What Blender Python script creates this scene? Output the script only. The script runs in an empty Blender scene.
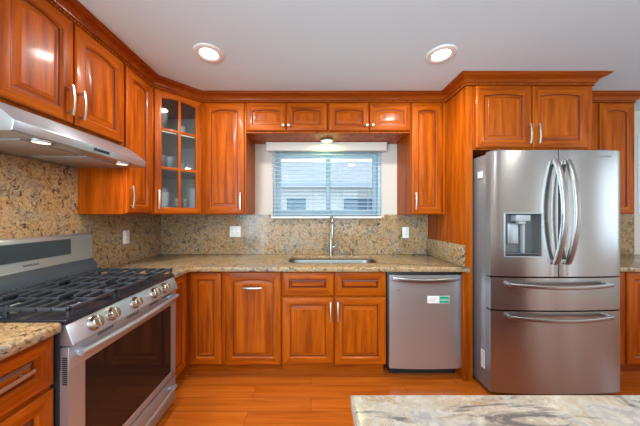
import bpy, bmesh, math, random
from mathutils import Vector, Matrix
random.seed(7)
S = bpy.context.scene
COL = S.collection
PI = math.pi
# ------------------------------------------------------------------ camera
F, CX, CY = 240.0, 311.0, 215.0
cd = bpy.data.cameras.new('camera')
cd.sensor_width = 36.0; cd.sensor_fit = 'HORIZONTAL'
cd.lens = 36.0 * F / 640.0
cd.shift_x = (320 - CX) / 640.0
cd.shift_y = (CY - 213) / 640.0
cd.clip_start = 0.02
cam = bpy.data.objects.new('camera', cd); COL.objects.link(cam)
cam.location = (0, 0, 1.33); cam.rotation_euler = (PI / 2, 0, 0)
S.camera = cam
# ------------------------------------------------------------------ world, light, exposure
W = bpy.data.worlds.new('sky'); S.world = W; W.use_nodes = True
bg = W.node_tree.nodes['Background']
bg.inputs['Color'].default_value = (0.70, 0.86, 1.0, 1)
bg.inputs['Strength'].default_value = 1.7
S.view_settings.view_transform = 'Standard'
S.view_settings.look = 'None'
S.view_settings.gamma = 1.0
S.view_settings.use_curve_mapping = False
S.view_settings.exposure = 0.23
S.cycles.max_bounces = 8
S.cycles.diffuse_bounces = 5
S.cycles.glossy_bounces = 4
S.cycles.transmission_bounces = 8
S.cycles.sample_clamp_indirect = 6.0
S.cycles.caustics_reflective = False
S.cycles.caustics_refractive = False
DOWNLIGHT_W = 12.0
DOWNLIGHT_C = (1.0, 0.97, 0.93)
HOOD_W = 1.8
PUCK_W = 1.6

def area(name, loc, rot, sx, sy, power, color, parent=None, shape='RECTANGLE', spread=PI):
    l = bpy.data.lights.new(name, 'AREA'); l.shape = shape
    l.size = sx
    if shape in ('RECTANGLE', 'ELLIPSE'): l.size_y = sy
    l.energy = power; l.color = color; l.spread = spread
    o = bpy.data.objects.new(name, l); COL.objects.link(o)
    o.location = loc; o.rotation_euler = rot
    if parent: o.parent = parent
    return o
# added fill and streak lights out of view; daylight_side is window daylight
area('daylight_fill_rear', (0.15, -3.97, 1.25), (PI / 2, 0, 0), 3.3, 2.1, 70, (0.58, 0.85, 1.0))  # unseen wide panel, enlarged and placed to fill the room
area('fill_left', (-1.58, -2.1, 1.25), (0, -PI / 2, 0), 1.9, 3.0, 245, (0.56, 0.84, 1.0))  # added fill light, sited where the steel fronts do not mirror it
area('streak_right', (4.57, -1.60, 1.2), (0, PI / 2, 0), 2.0, .30, 2.6, (0.80, 0.92, 1.0))  # added strip light that draws a streak in the refrigerator doors
area('streak_right', (4.57, -.65, 1.2), (0, PI / 2, 0), 2.0, .22, 2.0, (0.80, 0.92, 1.0))  # another added strip for the refrigerator streaks
area('daylight_side', (4.55, 0.575, 1.5), (0, PI / 2, 0), 1.2, .95, 5, (0.70, 0.86, 1.0))

# ------------------------------------------------------------------ materials
def mat(name, color=(.8, .8, .8), rough=.5, metal=0.0, **kw):
    m = bpy.data.materials.new(name); m.use_nodes = True
    b = m.node_tree.nodes['Principled BSDF']
    b.inputs['Base Color'].default_value = (*color, 1)
    b.inputs['Roughness'].default_value = rough
    b.inputs['Metallic'].default_value = metal
    for k, v in kw.items():
        b.inputs[k].default_value = v
    return m

class NT:
    def __init__(s, m): s.t = m.node_tree; s.b = s.t.nodes['Principled BSDF']
    def n(s, typ, **kw):
        x = s.t.nodes.new(typ)
        for k, v in kw.items(): setattr(x, k, v)
        return x
    def l(s, a, b): s.t.links.new(a, b)
    def ramp(s, fac, stops, interp='LINEAR'):
        r = s.n('ShaderNodeValToRGB'); r.color_ramp.interpolation = interp
        e = r.color_ramp.elements
        while len(e) < len(stops): e.new(0.5)
        for i, (p, c) in enumerate(stops):
            e[i].position = p; e[i].color = (*c, 1) if len(c) == 3 else c
        s.l(fac, r.inputs['Fac']); return r.outputs['Color']
    def mix(s, fac, a, b, blend='MIX'):
        x = s.n('ShaderNodeMix', data_type='RGBA', blend_type=blend)
        for sock, v in ((x.inputs['Factor'], fac), (x.inputs['A'], a), (x.inputs['B'], b)):
            if hasattr(v, 'links'): s.l(v, sock)
            elif isinstance(v, (int, float)): sock.default_value = v
            else: sock.default_value = (*v, 1)
        # RGBA sockets share names with float ones: take the colour ones
        return x
def rgbmix(nt, fac, a, b, blend='MIX'):
    x = nt.n('ShaderNodeMix', data_type='RGBA', blend_type=blend)
    fs, As, Bs = x.inputs[0], x.inputs[6], x.inputs[7]
    for sock, v in ((fs, fac), (As, a), (Bs, b)):
        if isinstance(v, bpy.types.NodeSocket): nt.l(v, sock)
        elif isinstance(v, (int, float)): sock.default_value = v
        else: sock.default_value = (*v, 1)
    return x.outputs[2]

def wood(name, axis, dark, mid, light, rough=.38, scale=1.0):
    m = mat(name, mid, rough); t = NT(m)
    tc = t.n('ShaderNodeTexCoord'); oi = t.n('ShaderNodeObjectInfo')
    off = t.n('ShaderNodeVectorMath', operation='SCALE'); off.inputs[0].default_value = (7, 3, 5)
    t.l(oi.outputs['Random'], off.inputs['Scale'])
    add = t.n('ShaderNodeVectorMath', operation='ADD')
    t.l(tc.outputs['Object'], add.inputs[0]); t.l(off.outputs[0], add.inputs[1])
    mp = t.n('ShaderNodeMapping')
    sc = {'x': (1.6, 26, 26), 'y': (26, 1.6, 26), 'z': (26, 26, 1.6)}[axis]
    mp.inputs['Scale'].default_value = tuple(v * scale for v in sc)
    t.l(add.outputs[0], mp.inputs['Vector'])
    n1 = t.n('ShaderNodeTexNoise'); n1.inputs['Scale'].default_value = 1.0; n1.inputs['Detail'].default_value = 5
    n1.inputs['Distortion'].default_value = .6
    t.l(mp.outputs[0], n1.inputs['Vector'])
    n2 = t.n('ShaderNodeTexNoise'); n2.inputs['Scale'].default_value = 6.0; n2.inputs['Detail'].default_value = 2
    t.l(mp.outputs[0], n2.inputs['Vector'])
    c1 = t.ramp(n1.outputs[0], [(.30, dark), (.52, mid), (.72, light)])
    c2 = t.ramp(n2.outputs[0], [(.35, (.72, .66, .6)), (.55, (1, 1, 1))])
    c = rgbmix(t, .55, c1, c2, 'MULTIPLY')
    t.l(c, t.b.inputs['Base Color'])
    t.b.inputs['Specular IOR Level'].default_value = .12
    t.b.inputs['Coat Weight'].default_value = .06
    t.b.inputs['Coat Roughness'].default_value = .12
    bp = t.n('ShaderNodeBump'); bp.inputs['Strength'].default_value = .06; bp.inputs['Distance'].default_value = .002
    t.l(n2.outputs[0], bp.inputs['Height']); t.l(bp.outputs[0], t.b.inputs['Normal'])
    return m
WD, WM, WL = (.22, .036, .0015), (.38, .074, .0022), (.48, .106, .0035)
wood_v = wood('cherry_wood_upright', 'z', WD, WM, WL)
wood_h = wood('cherry_wood_lengthwise', 'x', WD, WM, WL)
wood_d = wood('cherry_wood_crosswise', 'y', WD, WM, WL)
wood_trim = wood('cherry_wood_molding', 'x', (.24, .042, .003), (.32, .060, .004), (.37, .074, .005), .28)
groove_m = mat('dark_cherry_groove', (.13, .022, .006), .35)  # darker colour on the groove faces of doors and drawers
WOODS = [wood_v, wood_h, groove_m]

def granite(name, base, warm, grey, dark, vein=False):
    m = mat(name, base, .14); t = NT(m)
    tc = t.n('ShaderNodeTexCoord'); P = tc.outputs['Object']
    def noise(s, d=6, r=.6, dist=0.0, vec=P):
        n = t.n('ShaderNodeTexNoise'); n.inputs['Scale'].default_value = s; n.inputs['Detail'].default_value = d
        n.inputs['Roughness'].default_value = r; n.inputs['Distortion'].default_value = dist
        t.l(vec, n.inputs['Vector']); return n.outputs[0]
    c = t.ramp(noise(7, 7, .68, 1.2), [(.38, grey), (.46, base), (.55, warm), (.64, base), (.72, grey)])
    k1 = .45 if vein else .65
    f1 = t.ramp(noise(55, 4, .7, .5), [(.50, (0, 0, 0)), (.62, (k1, k1, k1))])
    c = rgbmix(t, f1, c, tuple(min(1, v * 1.35) for v in base))
    dv = -.09 if vein else 0
    f2 = t.ramp(noise(38, 5, .75, 1.0), [(.37 + dv, (1, 1, 1)), (.46 + dv, (0, 0, 0))])
    c = rgbmix(t, f2, c, tuple(v * .42 for v in warm))
    f3 = t.ramp(noise(85, 3, .8, .3), [(.34 + dv, (1, 1, 1)), (.42 + dv, (0, 0, 0))])
    c = rgbmix(t, f3, c, dark)
    f4 = t.ramp(noise(17, 5, .8, 1.6), [(.385 + dv, (1, 1, 1)), (.44 + dv, (0, 0, 0))])
    c = rgbmix(t, f4, c, tuple(v * 1.6 for v in dark))
    if vein:
        mp = t.n('ShaderNodeMapping'); mp.inputs['Rotation'].default_value = (0, 0, math.radians(38))
        mp.inputs['Scale'].default_value = (2.6, 11, 5)
        t.l(P, mp.inputs['Vector'])
        v1 = noise(1.6, 7, .68, 1.2, mp.outputs[0])
        c = rgbmix(t, t.ramp(v1, [(.36, (1, 1, 1)), (.41, (.45, .45, .45)), (.47, (0, 0, 0))]), c, (.10, .09, .085))
        v2 = noise(.8, 5, .62, 1.1, mp.outputs[0])
        c = rgbmix(t, t.ramp(v2, [(.57, (0, 0, 0)), (.60, (.75, .75, .75)), (.63, (0, 0, 0))]), c, (.27, .155, .065))
    t.l(c, t.b.inputs['Base Color'])
    t.b.inputs['Specular IOR Level'].default_value = .25
    return m
granite_m = granite('beige_granite', (.37, .265, .155), (.36, .205, .085), (.215, .185, .15), (.032, .022, .016))
granite_i = granite('pale_granite', (.35, .31, .255), (.31, .24, .17), (.25, .235, .22), (.05, .042, .036), True)

def brushed(name, color, rough, aniso=.75, along='z', metal=1.0):
    m = mat(name, color, rough, metal); t = NT(m)
    t.b.inputs['Anisotropic'].default_value = aniso
    cx = t.n('ShaderNodeCombineXYZ'); cx.inputs['XYZ'.index(along.upper())].default_value = 1.0
    t.l(cx.outputs[0], t.b.inputs['Tangent'])
    tc = t.n('ShaderNodeTexCoord'); mp = t.n('ShaderNodeMapping')
    mp.inputs['Scale'].default_value = (6, 6, 420); t.l(tc.outputs['Object'], mp.inputs['Vector'])
    n = t.n('ShaderNodeTexNoise'); n.inputs['Scale'].default_value = 1.0; t.l(mp.outputs[0], n.inputs['Vector'])
    r = t.n('ShaderNodeMapRange'); r.inputs['To Min'].default_value = rough - .008; r.inputs['To Max'].default_value = rough + .008
    t.l(n.outputs[0], r.inputs['Value']); t.l(r.outputs[0], t.b.inputs['Roughness'])
    return m
steel = brushed('stainless_steel', (.52, .59, .65), .30, metal=.78)
steel_door = brushed('stainless_door', (.42, .405, .395), .22, .80, metal=.95)
steel_dish = brushed('stainless_dishwasher', (.52, .51, .50), .33, .85, metal=.84)
steel_bar = mat('stainless_handle', (.40, .37, .35), .30, 1.0)
steel_side = mat('grey_painted_steel', (.33, .36, .40), .32, .75)
nickel = mat('satin_nickel', (.62, .56, .47), .32, .92)
chrome = mat('polished_steel', (.42, .41, .39), .34, 1.0)
basin_m = mat('satin_basin_steel', (.36, .36, .33), .38, 1.0)
iron = mat('cast_iron', (.028, .033, .042), .38)
enamel = mat('black_enamel', (.02, .022, .028), .16)
black_glass = mat('black_oven_glass', (.012, .010, .010), .05)
display_m = mat('black_display', (.03, .045, .06), .12)
black = mat('black_plastic', (.012, .012, .013), .45)
dark_grey = mat('dark_grey_plastic', (.09, .09, .10), .35)
mid_grey = mat('grey_plastic', (.35, .35, .36), .35)
white_pl = mat('white_plastic', (.80, .78, .74), .35)
cream = mat('cream_blind', (.78, .72, .64), .5)
vinyl = mat('white_vinyl', (.74, .76, .78), .4)
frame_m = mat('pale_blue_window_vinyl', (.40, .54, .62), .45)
slat_m = mat('white_blind_slat', (.66, .71, .75), .5)
sticker = mat('white_sticker', (.78, .76, .70), .5)
print_m = mat('dark_print', (.06, .06, .06), .5)
green_m = mat('green_magnet', (.02, .30, .16), .4)
brass = mat('brass', (.42, .29, .12), .35, 1.0)
shelf_m = mat('pale_cabinet_lining', (.78, .72, .64), .5)
ceramic = mat('white_ceramic', (.80, .78, .74), .2)
def glass_mat(name, tint=(1, 1, 1), rough=0.0):
    m = mat(name, tint, rough); b = m.node_tree.nodes['Principled BSDF']
    b.inputs['Transmission Weight'].default_value = 1.0; b.inputs['IOR'].default_value = 1.45
    return m
glassware_m = glass_mat('drinking_glass', (.93, .95, .95), .08)
glassware_m.node_tree.nodes['Principled BSDF'].inputs['Transmission Weight'].default_value = .72
pane_m = bpy.data.materials.new('pane_glass'); pane_m.use_nodes = True
_t = pane_m.node_tree; _t.nodes.remove(_t.nodes['Principled BSDF'])
_tr = _t.nodes.new('ShaderNodeBsdfTransparent'); _tr.inputs[0].default_value = (.93, .95, .96, 1)
_gl = _t.nodes.new('ShaderNodeBsdfGlossy'); _gl.inputs['Roughness'].default_value = .03
_fr = _t.nodes.new('ShaderNodeFresnel'); _fr.inputs['IOR'].default_value = 1.5
_mx = _t.nodes.new('ShaderNodeMixShader')
_t.links.new(_fr.outputs[0], _mx.inputs[0]); _t.links.new(_tr.outputs[0], _mx.inputs[1]); _t.links.new(_gl.outputs[0], _mx.inputs[2])
_t.links.new(_mx.outputs[0], _t.nodes['Material Output'].inputs[0])
def emit(name, color, strength):
    m = mat(name, (.9, .9, .9), .4); b = m.node_tree.nodes['Principled BSDF']
    b.inputs['Emission Color'].default_value = (*color, 1); b.inputs['Emission Strength'].default_value = strength
    return m
lens_m = emit('lit_lens', (1.0, .93, .84), 4.0)
hood_lens_m = emit('lit_hood_lens', (1.0, .90, .75), 1.2)
puck_m = emit('lit_puck_lens', (.80, 1.0, .62), 2.5)
def plaster(name, color, rough=.85):
    m = mat(name, color, rough); t = NT(m)
    tc = t.n('ShaderNodeTexCoord'); n = t.n('ShaderNodeTexNoise'); n.inputs['Scale'].default_value = 120; n.inputs['Detail'].default_value = 3
    t.l(tc.outputs['Object'], n.inputs['Vector'])
    bp = t.n('ShaderNodeBump'); bp.inputs['Strength'].default_value = .08; bp.inputs['Distance'].default_value = .002
    t.l(n.outputs[0], bp.inputs['Height']); t.l(bp.outputs[0], t.b.inputs['Normal'])
    return m
wall_m = plaster('wall_paint', (.62, .55, .47))
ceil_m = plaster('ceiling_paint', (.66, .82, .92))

def floor_mat():
    m = mat('floor_planks', (.4, .15, .03), .25); t = NT(m)
    tc = t.n('ShaderNodeTexCoord')
    br = t.n('ShaderNodeTexBrick'); br.offset = .37
    br.inputs['Scale'].default_value = 1.0; br.inputs['Brick Width'].default_value = 1.15; br.inputs['Row Height'].default_value = .125
    br.inputs['Mortar Size'].default_value = .0016; br.inputs['Mortar Smooth'].default_value = .2
    br.inputs['Color1'].default_value = (0, 0, 0, 1); br.inputs['Color2'].default_value = (1, 1, 1, 1); br.inputs['Mortar'].default_value = (.5, .5, .5, 1)
    t.l(tc.outputs['Object'], br.inputs['Vector'])
    mp = t.n('ShaderNodeMapping'); mp.inputs['Scale'].default_value = (1.4, 22, 1); t.l(tc.outputs['Object'], mp.inputs['Vector'])
    addv = t.n('ShaderNodeVectorMath', operation='ADD'); t.l(mp.outputs[0], addv.inputs[0])
    sc = t.n('ShaderNodeVectorMath', operation='SCALE'); sc.inputs['Scale'].default_value = 9.0
    t.l(br.outputs['Color'], sc.inputs[0]); t.l(sc.outputs[0], addv.inputs[1])
    n = t.n('ShaderNodeTexNoise'); n.inputs['Scale'].default_value = 1.5; n.inputs['Detail'].default_value = 6; n.inputs['Distortion'].default_value = .5
    t.l(addv.outputs[0], n.inputs['Vector'])
    c = t.ramp(n.outputs[0], [(.28, (.37, .078, .007)), (.5, (.49, .110, .010)), (.72, (.56, .142, .015))])
    tone = t.ramp(br.outputs['Color'], [(0, (.88, .86, .84)), (1, (1, 1, 1))])
    c = rgbmix(t, 1.0, c, tone, 'MULTIPLY')
    c = rgbmix(t, br.outputs['Fac'], c, (.16, .05, .01))
    t.l(c, t.b.inputs['Base Color'])
    t.b.inputs['Coat Weight'].default_value = .25; t.b.inputs['Coat Roughness'].default_value = .12
    return m
floor_m = floor_mat()
siding_m = mat('neighbour_siding', (.80, .80, .78), .7)
shingle_m = mat('neighbour_shingles', (.42, .46, .52), .8)
_t = NT(shingle_m); _tc = _t.n('ShaderNodeTexCoord'); _w = _t.n('ShaderNodeTexNoise'); _w.inputs['Scale'].default_value = 3.0; _w.inputs['Detail'].default_value = 8
_mp = _t.n('ShaderNodeMapping'); _mp.inputs['Scale'].default_value = (1, 8, 8); _t.l(_tc.outputs['Object'], _mp.inputs['Vector']); _t.l(_mp.outputs[0], _w.inputs['Vector'])
_t.l(_t.ramp(_w.outputs[0], [(.35, (.36, .40, .44)), (.65, (.62, .63, .65))]), _t.b.inputs['Base Color'])
fascia_m = mat('neighbour_fascia', (.55, .62, .68), .6)
nwin_m = mat('neighbour_window_glass', (.10, .22, .32), .1)
ground_m = mat('outdoor_concrete', (.45, .44, .42), .9)

# ------------------------------------------------------------------ mesh helpers
class MB:
    def __init__(s): s.bm = bmesh.new()
    def _add(s, tmp, m, M=None):
        for f in tmp.faces:
            if m is not None: f.material_index = m
        if M is not None: tmp.transform(M)
        me = bpy.data.meshes.new('tmp'); tmp.to_mesh(me); tmp.free()
        s.bm.from_mesh(me); bpy.data.meshes.remove(me)
    def box(s, x0, x1, y0, y1, z0, z1, m=0, bev=0.0, seg=2):
        t = bmesh.new(); bmesh.ops.create_cube(t, size=1)
        for v in t.verts:
            v.co = Vector((x0 + (v.co.x + .5) * (x1 - x0), y0 + (v.co.y + .5) * (y1 - y0), z0 + (v.co.z + .5) * (z1 - z0)))
        if bev: bmesh.ops.bevel(t, geom=t.edges[:], offset=bev, segments=seg, affect='EDGES', profile=.5)
        s._add(t, m); return s
    def prism(s, poly, axis, a, b, m=0, bev=0.0):
        """poly: 2D points; axis x -> (y,z), y -> (x,z), z -> (x,y)"""
        t = bmesh.new()
        def P(p, q): return {'x': (q, p[0], p[1]), 'y': (p[0], q, p[1]), 'z': (p[0], p[1], q)}[axis]
        A = [t.verts.new(P(p, a)) for p in poly]; B = [t.verts.new(P(p, b)) for p in poly]
        n = len(poly)
        t.faces.new(A); t.faces.new(B[::-1])
        for i in range(n): t.faces.new((A[i], B[i], B[(i + 1) % n], A[(i + 1) % n]))
        bmesh.ops.recalc_face_normals(t, faces=t.faces[:])
        if bev: bmesh.ops.bevel(t, geom=t.edges[:], offset=bev, segments=2, affect='EDGES', profile=.5)
        s._add(t, m); return s
    def lathe(s, prof, c=(0, 0, 0), axis='z', seg=24, m=0, cap=True, ring=False):
        """prof: (radius, height) along the axis"""
        t = bmesh.new(); rings = []
        for r, h in prof:
            r = max(r, 1e-5)
            rings.append([t.verts.new((r * math.cos(2 * PI * k / seg), r * math.sin(2 * PI * k / seg), h)) for k in range(seg)])
        if ring: cap = False
        for a, b in zip(rings, rings[1:] + (rings[:1] if ring else [])):
            if b is a: continue
            for k in range(seg): t.faces.new((a[k], a[(k + 1) % seg], b[(k + 1) % seg], b[k]))
        if cap:
            t.faces.new(rings[0][::-1]); t.faces.new(rings[-1])
        bmesh.ops.remove_doubles(t, verts=t.verts[:], dist=2e-5)
        bmesh.ops.recalc_face_normals(t, faces=t.faces[:])
        R = {'z': Matrix.Identity(4), 'x': Matrix.Rotation(PI / 2, 4, 'Y'), '-y': Matrix.Rotation(PI / 2, 4, 'X'), 'y': Matrix.Rotation(-PI / 2, 4, 'X'), '-z': Matrix.Rotation(PI, 4, 'X')}[axis]
        s._add(t, m, Matrix.Translation(Vector(c)) @ R); return s
    def tube(s, pts, r, seg=10, m=0, flat=None, up=Vector((0, 0, 1))):
        """swept section; r float or list; flat=(w,h) gives a rounded rectangular section"""
        pts = [Vector(p) for p in pts]; t = bmesh.new(); rings = []
        n = len(pts)
        for i, p in enumerate(pts):
            d = (pts[min(i + 1, n - 1)] - pts[max(i - 1, 0)]).normalized()
            u = up if abs(d.dot(up)) < .95 else Vector((0, 1, 0))
            a = d.cross(u).normalized(); b = a.cross(d).normalized()
            ring = []
            for k in range(seg):
                th = 2 * PI * k / seg
                ca, sa = math.cos(th), math.sin(th)
                if flat:
                    w, h = flat
                    e = .45
                    q = a * (w * math.copysign(abs(ca) ** e, ca)) + b * (h * math.copysign(abs(sa) ** e, sa))
                else:
                    rr = r[i] if isinstance(r, (list, tuple)) else r
                    q = (a * ca + b * sa) * rr
                ring.append(t.verts.new(p + q))
            rings.append(ring)
        for x, y in zip(rings, rings[1:]):
            for k in range(seg): t.faces.new((x[k], x[(k + 1) % seg], y[(k + 1) % seg], y[k]))
        t.faces.new(rings[0][::-1]); t.faces.new(rings[-1])
        bmesh.ops.recalc_face_normals(t, faces=t.faces[:])
        s._add(t, m); return s
    def build(s, name, mats, parent=None, loc=(0, 0, 0), rot=(0, 0, 0), angle=40):
        me = bpy.data.meshes.new(name); s.bm.to_mesh(me); s.bm.free()
        if not isinstance(mats, (list, tuple)): mats = [mats]
        for x in mats: me.materials.append(x)
        for p in me.polygons: p.use_smooth = True
        me.set_sharp_from_angle(angle=math.radians(angle))
        o = bpy.data.objects.new(name, me); COL.objects.link(o)
        if parent: o.parent = parent
        o.location = loc; o.rotation_euler = rot
        return o

def tag(o, label, cat, group=None):
    o['label'] = label; o['category'] = cat
    if group: o['group'] = group
    return o
def thing(name, label, cat, loc=(0, 0, 0), rotz=0.0, group=None):
    o = bpy.data.objects.new(name, None); COL.objects.link(o); o.empty_display_size = .1
    o.location = loc; o.rotation_euler = (0, 0, rotz)
    return tag(o, label, cat, group)
def struct(o): o['kind'] = 'structure'; return o
def copy_tree(root, loc, rotz=None, label=None):
    def rec(o, parent):
        c = o.copy(); COL.objects.link(c)
        if parent: c.parent = parent
        for ch in list(o.children): rec(ch, c)
        return c
    c = rec(root, None); c.location = loc
    if rotz is not None: c.rotation_euler = (0, 0, rotz)
    if label: c['label'] = label
    return c
def text(name, body, size, material, parent, loc, rot, extrude=.0006):
    cu = bpy.data.curves.new(name, 'FONT'); cu.body = body; cu.size = size; cu.align_x = 'CENTER'; cu.align_y = 'CENTER'; cu.extrude = extrude
    cu.materials.append(material)
    f = bpy.data.objects.new('lettering', cu); COL.objects.link(f)
    bpy.context.view_layer.update()
    me = bpy.data.meshes.new_from_object(f.evaluated_get(bpy.context.evaluated_depsgraph_get()))
    bpy.data.objects.remove(f); bpy.data.curves.remove(cu)
    o = bpy.data.objects.new(name, me); COL.objects.link(o)
    if parent: o.parent = parent
    o.location = loc; o.rotation_euler = rot
    return o

# ------------------------------------------------------------------ the room shell
RX0, RX1, RY0, RY1, H = -1.61, 4.60, -4.00, 2.56, 2.44
T = .12
struct(MB().box(RX0 - T, RX1 + T, RY0 - T, RY1 + T, -.06, 0).build('floor', floor_m))
struct(MB().box(RX0 - T, RX1 + T, RY0 - T, RY1 + T, H, H + .1).build('ceiling', ceil_m))
W1 = (-.405, .750, 1.305, 2.03)       # x0, x1, z0, z1
W2 = (3.53, 4.40, 1.37, 2.12)
def wall_with_holes(name, lo, hi, fixed0, fixed1, holes, axis):
    """wall slab along x (axis 'y' normal) or along y (axis 'x' normal) with rectangular openings"""
    b = MB(); us = sorted({lo, hi, *[h[0] for h in holes], *[h[1] for h in holes]})
    for u0, u1 in zip(us, us[1:]):
        spans = [(0.0, H)]
        for h in holes:
            if h[0] <= u0 + 1e-6 and h[1] >= u1 - 1e-6: spans = [(0.0, h[2]), (h[3], H)]
        for z0, z1 in spans:
            if z1 - z0 < 1e-4: continue
            if axis == 'y': b.box(u0, u1, fixed0, fixed1, z0, z1)
            else: b.box(fixed0, fixed1, u0, u1, z0, z1)
    bmesh.ops.remove_doubles(b.bm, verts=b.bm.verts[:], dist=1e-5)
    return struct(b.build(name, wall_m))
wall_with_holes('wall_back', RX0, RX1, RY1, RY1 + T, [W1, W2], 'y')
wall_with_holes('wall_rear', RX0, RX1, RY0 - T, RY0, [(-1.5, 1.8, .2, 2.3)], 'y')  # unseen opening, widened for the rear fill
wall_with_holes('wall_right', RY0, RY1, RX1, RX1 + T, [(-1.75, -1.45, .2, 2.2), (-.76, -.54, .2, 2.2), (.1, 1.05, .9, 2.1)], 'x')  # narrow slots are added for the streak lights
wall_with_holes('wall_left', RY0, RY1, RX0 - T, RX0, [(-3.6, -.6, .3, 2.2)], 'x')  # unseen opening added for the left fill

def window(name, w, y, mull, deep=.06):
    x0, x1, z0, z1 = w
    root = struct(bpy.data.objects.new(name, None)); COL.objects.link(root); root.location = ((x0 + x1) / 2, y, z0)
    hw, h = (x1 - x0) / 2, z1 - z0
    f = .035
    b = MB()
    for a in (b.box(-hw, -hw + f, 0, deep, 0, h, bev=.004), b.box(hw - f, hw, 0, deep, 0, h, bev=.004),
              b.box(-hw + f, hw - f, 0, deep, h - f, h, bev=.004), b.box(-hw + f, hw - f, 0, deep, 0, f, bev=.004)): pass
    b.build('window_frame', frame_m, root)
    for k, (a, c) in enumerate(((-hw + f, mull + .02), (mull - .02, hw - f))):
        s = .045; yy = .012 + .022 * k
        b = MB()
        b.box(a, a + s, yy, yy + .02, f, h - f, bev=.003); b.box(c - s, c, yy, yy + .02, f, h - f, bev=.003)
        b.box(a + s, c - s, yy, yy + .02, h - f - s, h - f, bev=.003); b.box(a + s, c - s, yy, yy + .02, f, f + s, bev=.003)
        so = b.build('sash', frame_m, root)
        MB().box(a + s, c - s, yy + .008, yy + .012, f + s, h - f - s).build('pane', pane_m, so)
    return root
window('window_1', W1, RY1 + .02, .015 )
w2 = window('window_2', W2, RY1 + .02, 0.0)
b = MB(); x0, x1, z0, z1 = W2
for z in (.035, .165): MB().box(-(x1 - x0) / 2 + .08, (x1 - x0) / 2 - .08, .008, .05, z - .009, z + .009).build('muntin', dark_grey, w2)
b.box(x0 - .05, x0, RY1 - .018, RY1, z0 - .03, z1 + .05, bev=.003); b.box(x1, x1 + .05, RY1 - .018, RY1, z0 - .03, z1 + .05, bev=.003)
b.box(x0, x1, RY1 - .018, RY1, z1, z1 + .05, bev=.003)
struct(b.build('trim_1', vinyl))

# neighbour's house seen through the window over the sink
NB = thing('neighbour_house', 'pale neighbour house with grey shingle roof seen through the window over the sink', 'house', (.3, 7.0, -.4))
MB().box(-4.5, 5.5, 0, 5, 0, 2.56).build('wall', siding_m, NB)
b = MB()
b.prism([(-.45, 2.50), (2.4, 3.70), (5.4, 2.50), (5.4, 2.62), (2.4, 3.82), (-.45, 2.62)], 'x', -5.0, 6.0)
b.build('roof', shingle_m, NB)
MB().box(-5.0, 6.0, -.50, -.452, 2.48, 2.64).build('fascia', fascia_m, NB)
for x0, x1 in ((-1.05, -.40), (.60, 1.60)):
    f = MB().box(x0, x1, -.03, 0, 1.30, 2.26).build('window_frame', vinyl, NB)
    MB().box(x0 + .05, x1 - .05, -.036, -.03, 1.35, 2.21).build('window_pane', nwin_m, f)
MB().box(-14, 14, RY1 + T + .01, 16, -.5, -.42).build('ground', ground_m)
struct(bpy.data.objects['ground'])

# ------------------------------------------------------------------ doors, handles, cabinets
NA = 12
def loop_pts(w, h, ins, y, arch):
    p = [(ins, y, ins), (w - ins, y, ins)]
    for k in range(NA + 1):
        t = 1 - k / NA
        p.append((ins + t * (w - 2 * ins), y, h - ins - arch * (2 * t - 1) ** 2))
    return p
def ring_faces(bm, A, B):
    n = len(A)
    for i in range(n):
        f = bm.faces.new((A[i], A[(i + 1) % n], B[(i + 1) % n], B[i]))
        f.material_index = 0 if i in (1, n - 1) else 1
def door_mesh(w, h, arch=0.0, fr=.055, glass=False, drawer=False):
    """raised-panel door: x 0..w, z 0..h, back at y=0, face at y=-0.02"""
    mb = MB(); bm = mb.bm
    a = arch
    prof = [(0, 0, 0), (0, -.014, 0), (.003, -.0175, 0), (.009, -.020, 0), (fr, -.020, a)]
    if glass: prof += [(fr + .006, -.014, a), (fr + .006, 0, a)]
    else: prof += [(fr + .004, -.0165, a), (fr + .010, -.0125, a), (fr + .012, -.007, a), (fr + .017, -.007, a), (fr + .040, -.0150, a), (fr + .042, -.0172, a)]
    if drawer and not glass:
        prof = prof[:5] + [(fr + .004, -.0165, 0), (fr + .008, -.008, 0), (fr + .011, -.008, 0), (fr + .024, -.0150, 0), (fr + .026, -.017, 0)]
    L = [[bm.verts.new(p) for p in loop_pts(w, h, *q)] for q in prof]
    for k, (A, B) in enumerate(zip(L, L[1:])):
        nf = len(bm.faces); ring_faces(bm, A, B)
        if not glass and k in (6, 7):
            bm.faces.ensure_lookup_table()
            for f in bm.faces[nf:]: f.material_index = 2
    if glass: ring_faces(bm, L[-1], L[0])
    else:
        f = bm.faces.new(L[-1]); f.material_index = 1 if drawer else 0
        bm.faces.new(L[0][::-1])
    bmesh.ops.recalc_face_normals(bm, faces=bm.faces[:])
    return mb
def pull_mesh(length, vertical=True, out=.032, r=.0052):
    """bowed bar pull centred on 0, foot at y=0, bowing to -y"""
    b = MB(); n = 14; L = length / 2
    pts = []
    for k in range(n + 1):
        u = -L + length * k / n
        y = -(out * .72 + out * .28 * math.cos(u / L * PI / 2))
        pts.append((0, y, u) if vertical else (u, y, 0))
    b.tube(pts, 0, 10, flat=(r * 1.25, r * .8), up=Vector((0, 1, 0)))
    for sgn in (-1, 1):
        u = sgn * L * .80
        y = -(out * .72 + out * .28 * math.cos(u / L * PI / 2)) + .002
        b.tube([(0, 0, u), (0, y, u)] if vertical else [(u, 0, 0), (u, y, 0)], r * .85, 8)
    return b
def knob_mesh():
    return MB().lathe([(.006, 0), (.005, .010), (.010, .015), (.0125, .020), (.011, .025), (.004, .027)], axis='-y', seg=16)
PULL_V = pull_mesh(.155).build('handle', nickel); PULL_H = pull_mesh(.155, False).build('handle', nickel)
PULL_L = pull_mesh(.235, False).build('handle', nickel); KNOB = knob_mesh().build('knob', nickel)
PROTO = {'V': PULL_V, 'H': PULL_H, 'L': PULL_L, 'K': KNOB}
for o in PROTO.values(): COL.objects.unlink(o)
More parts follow.
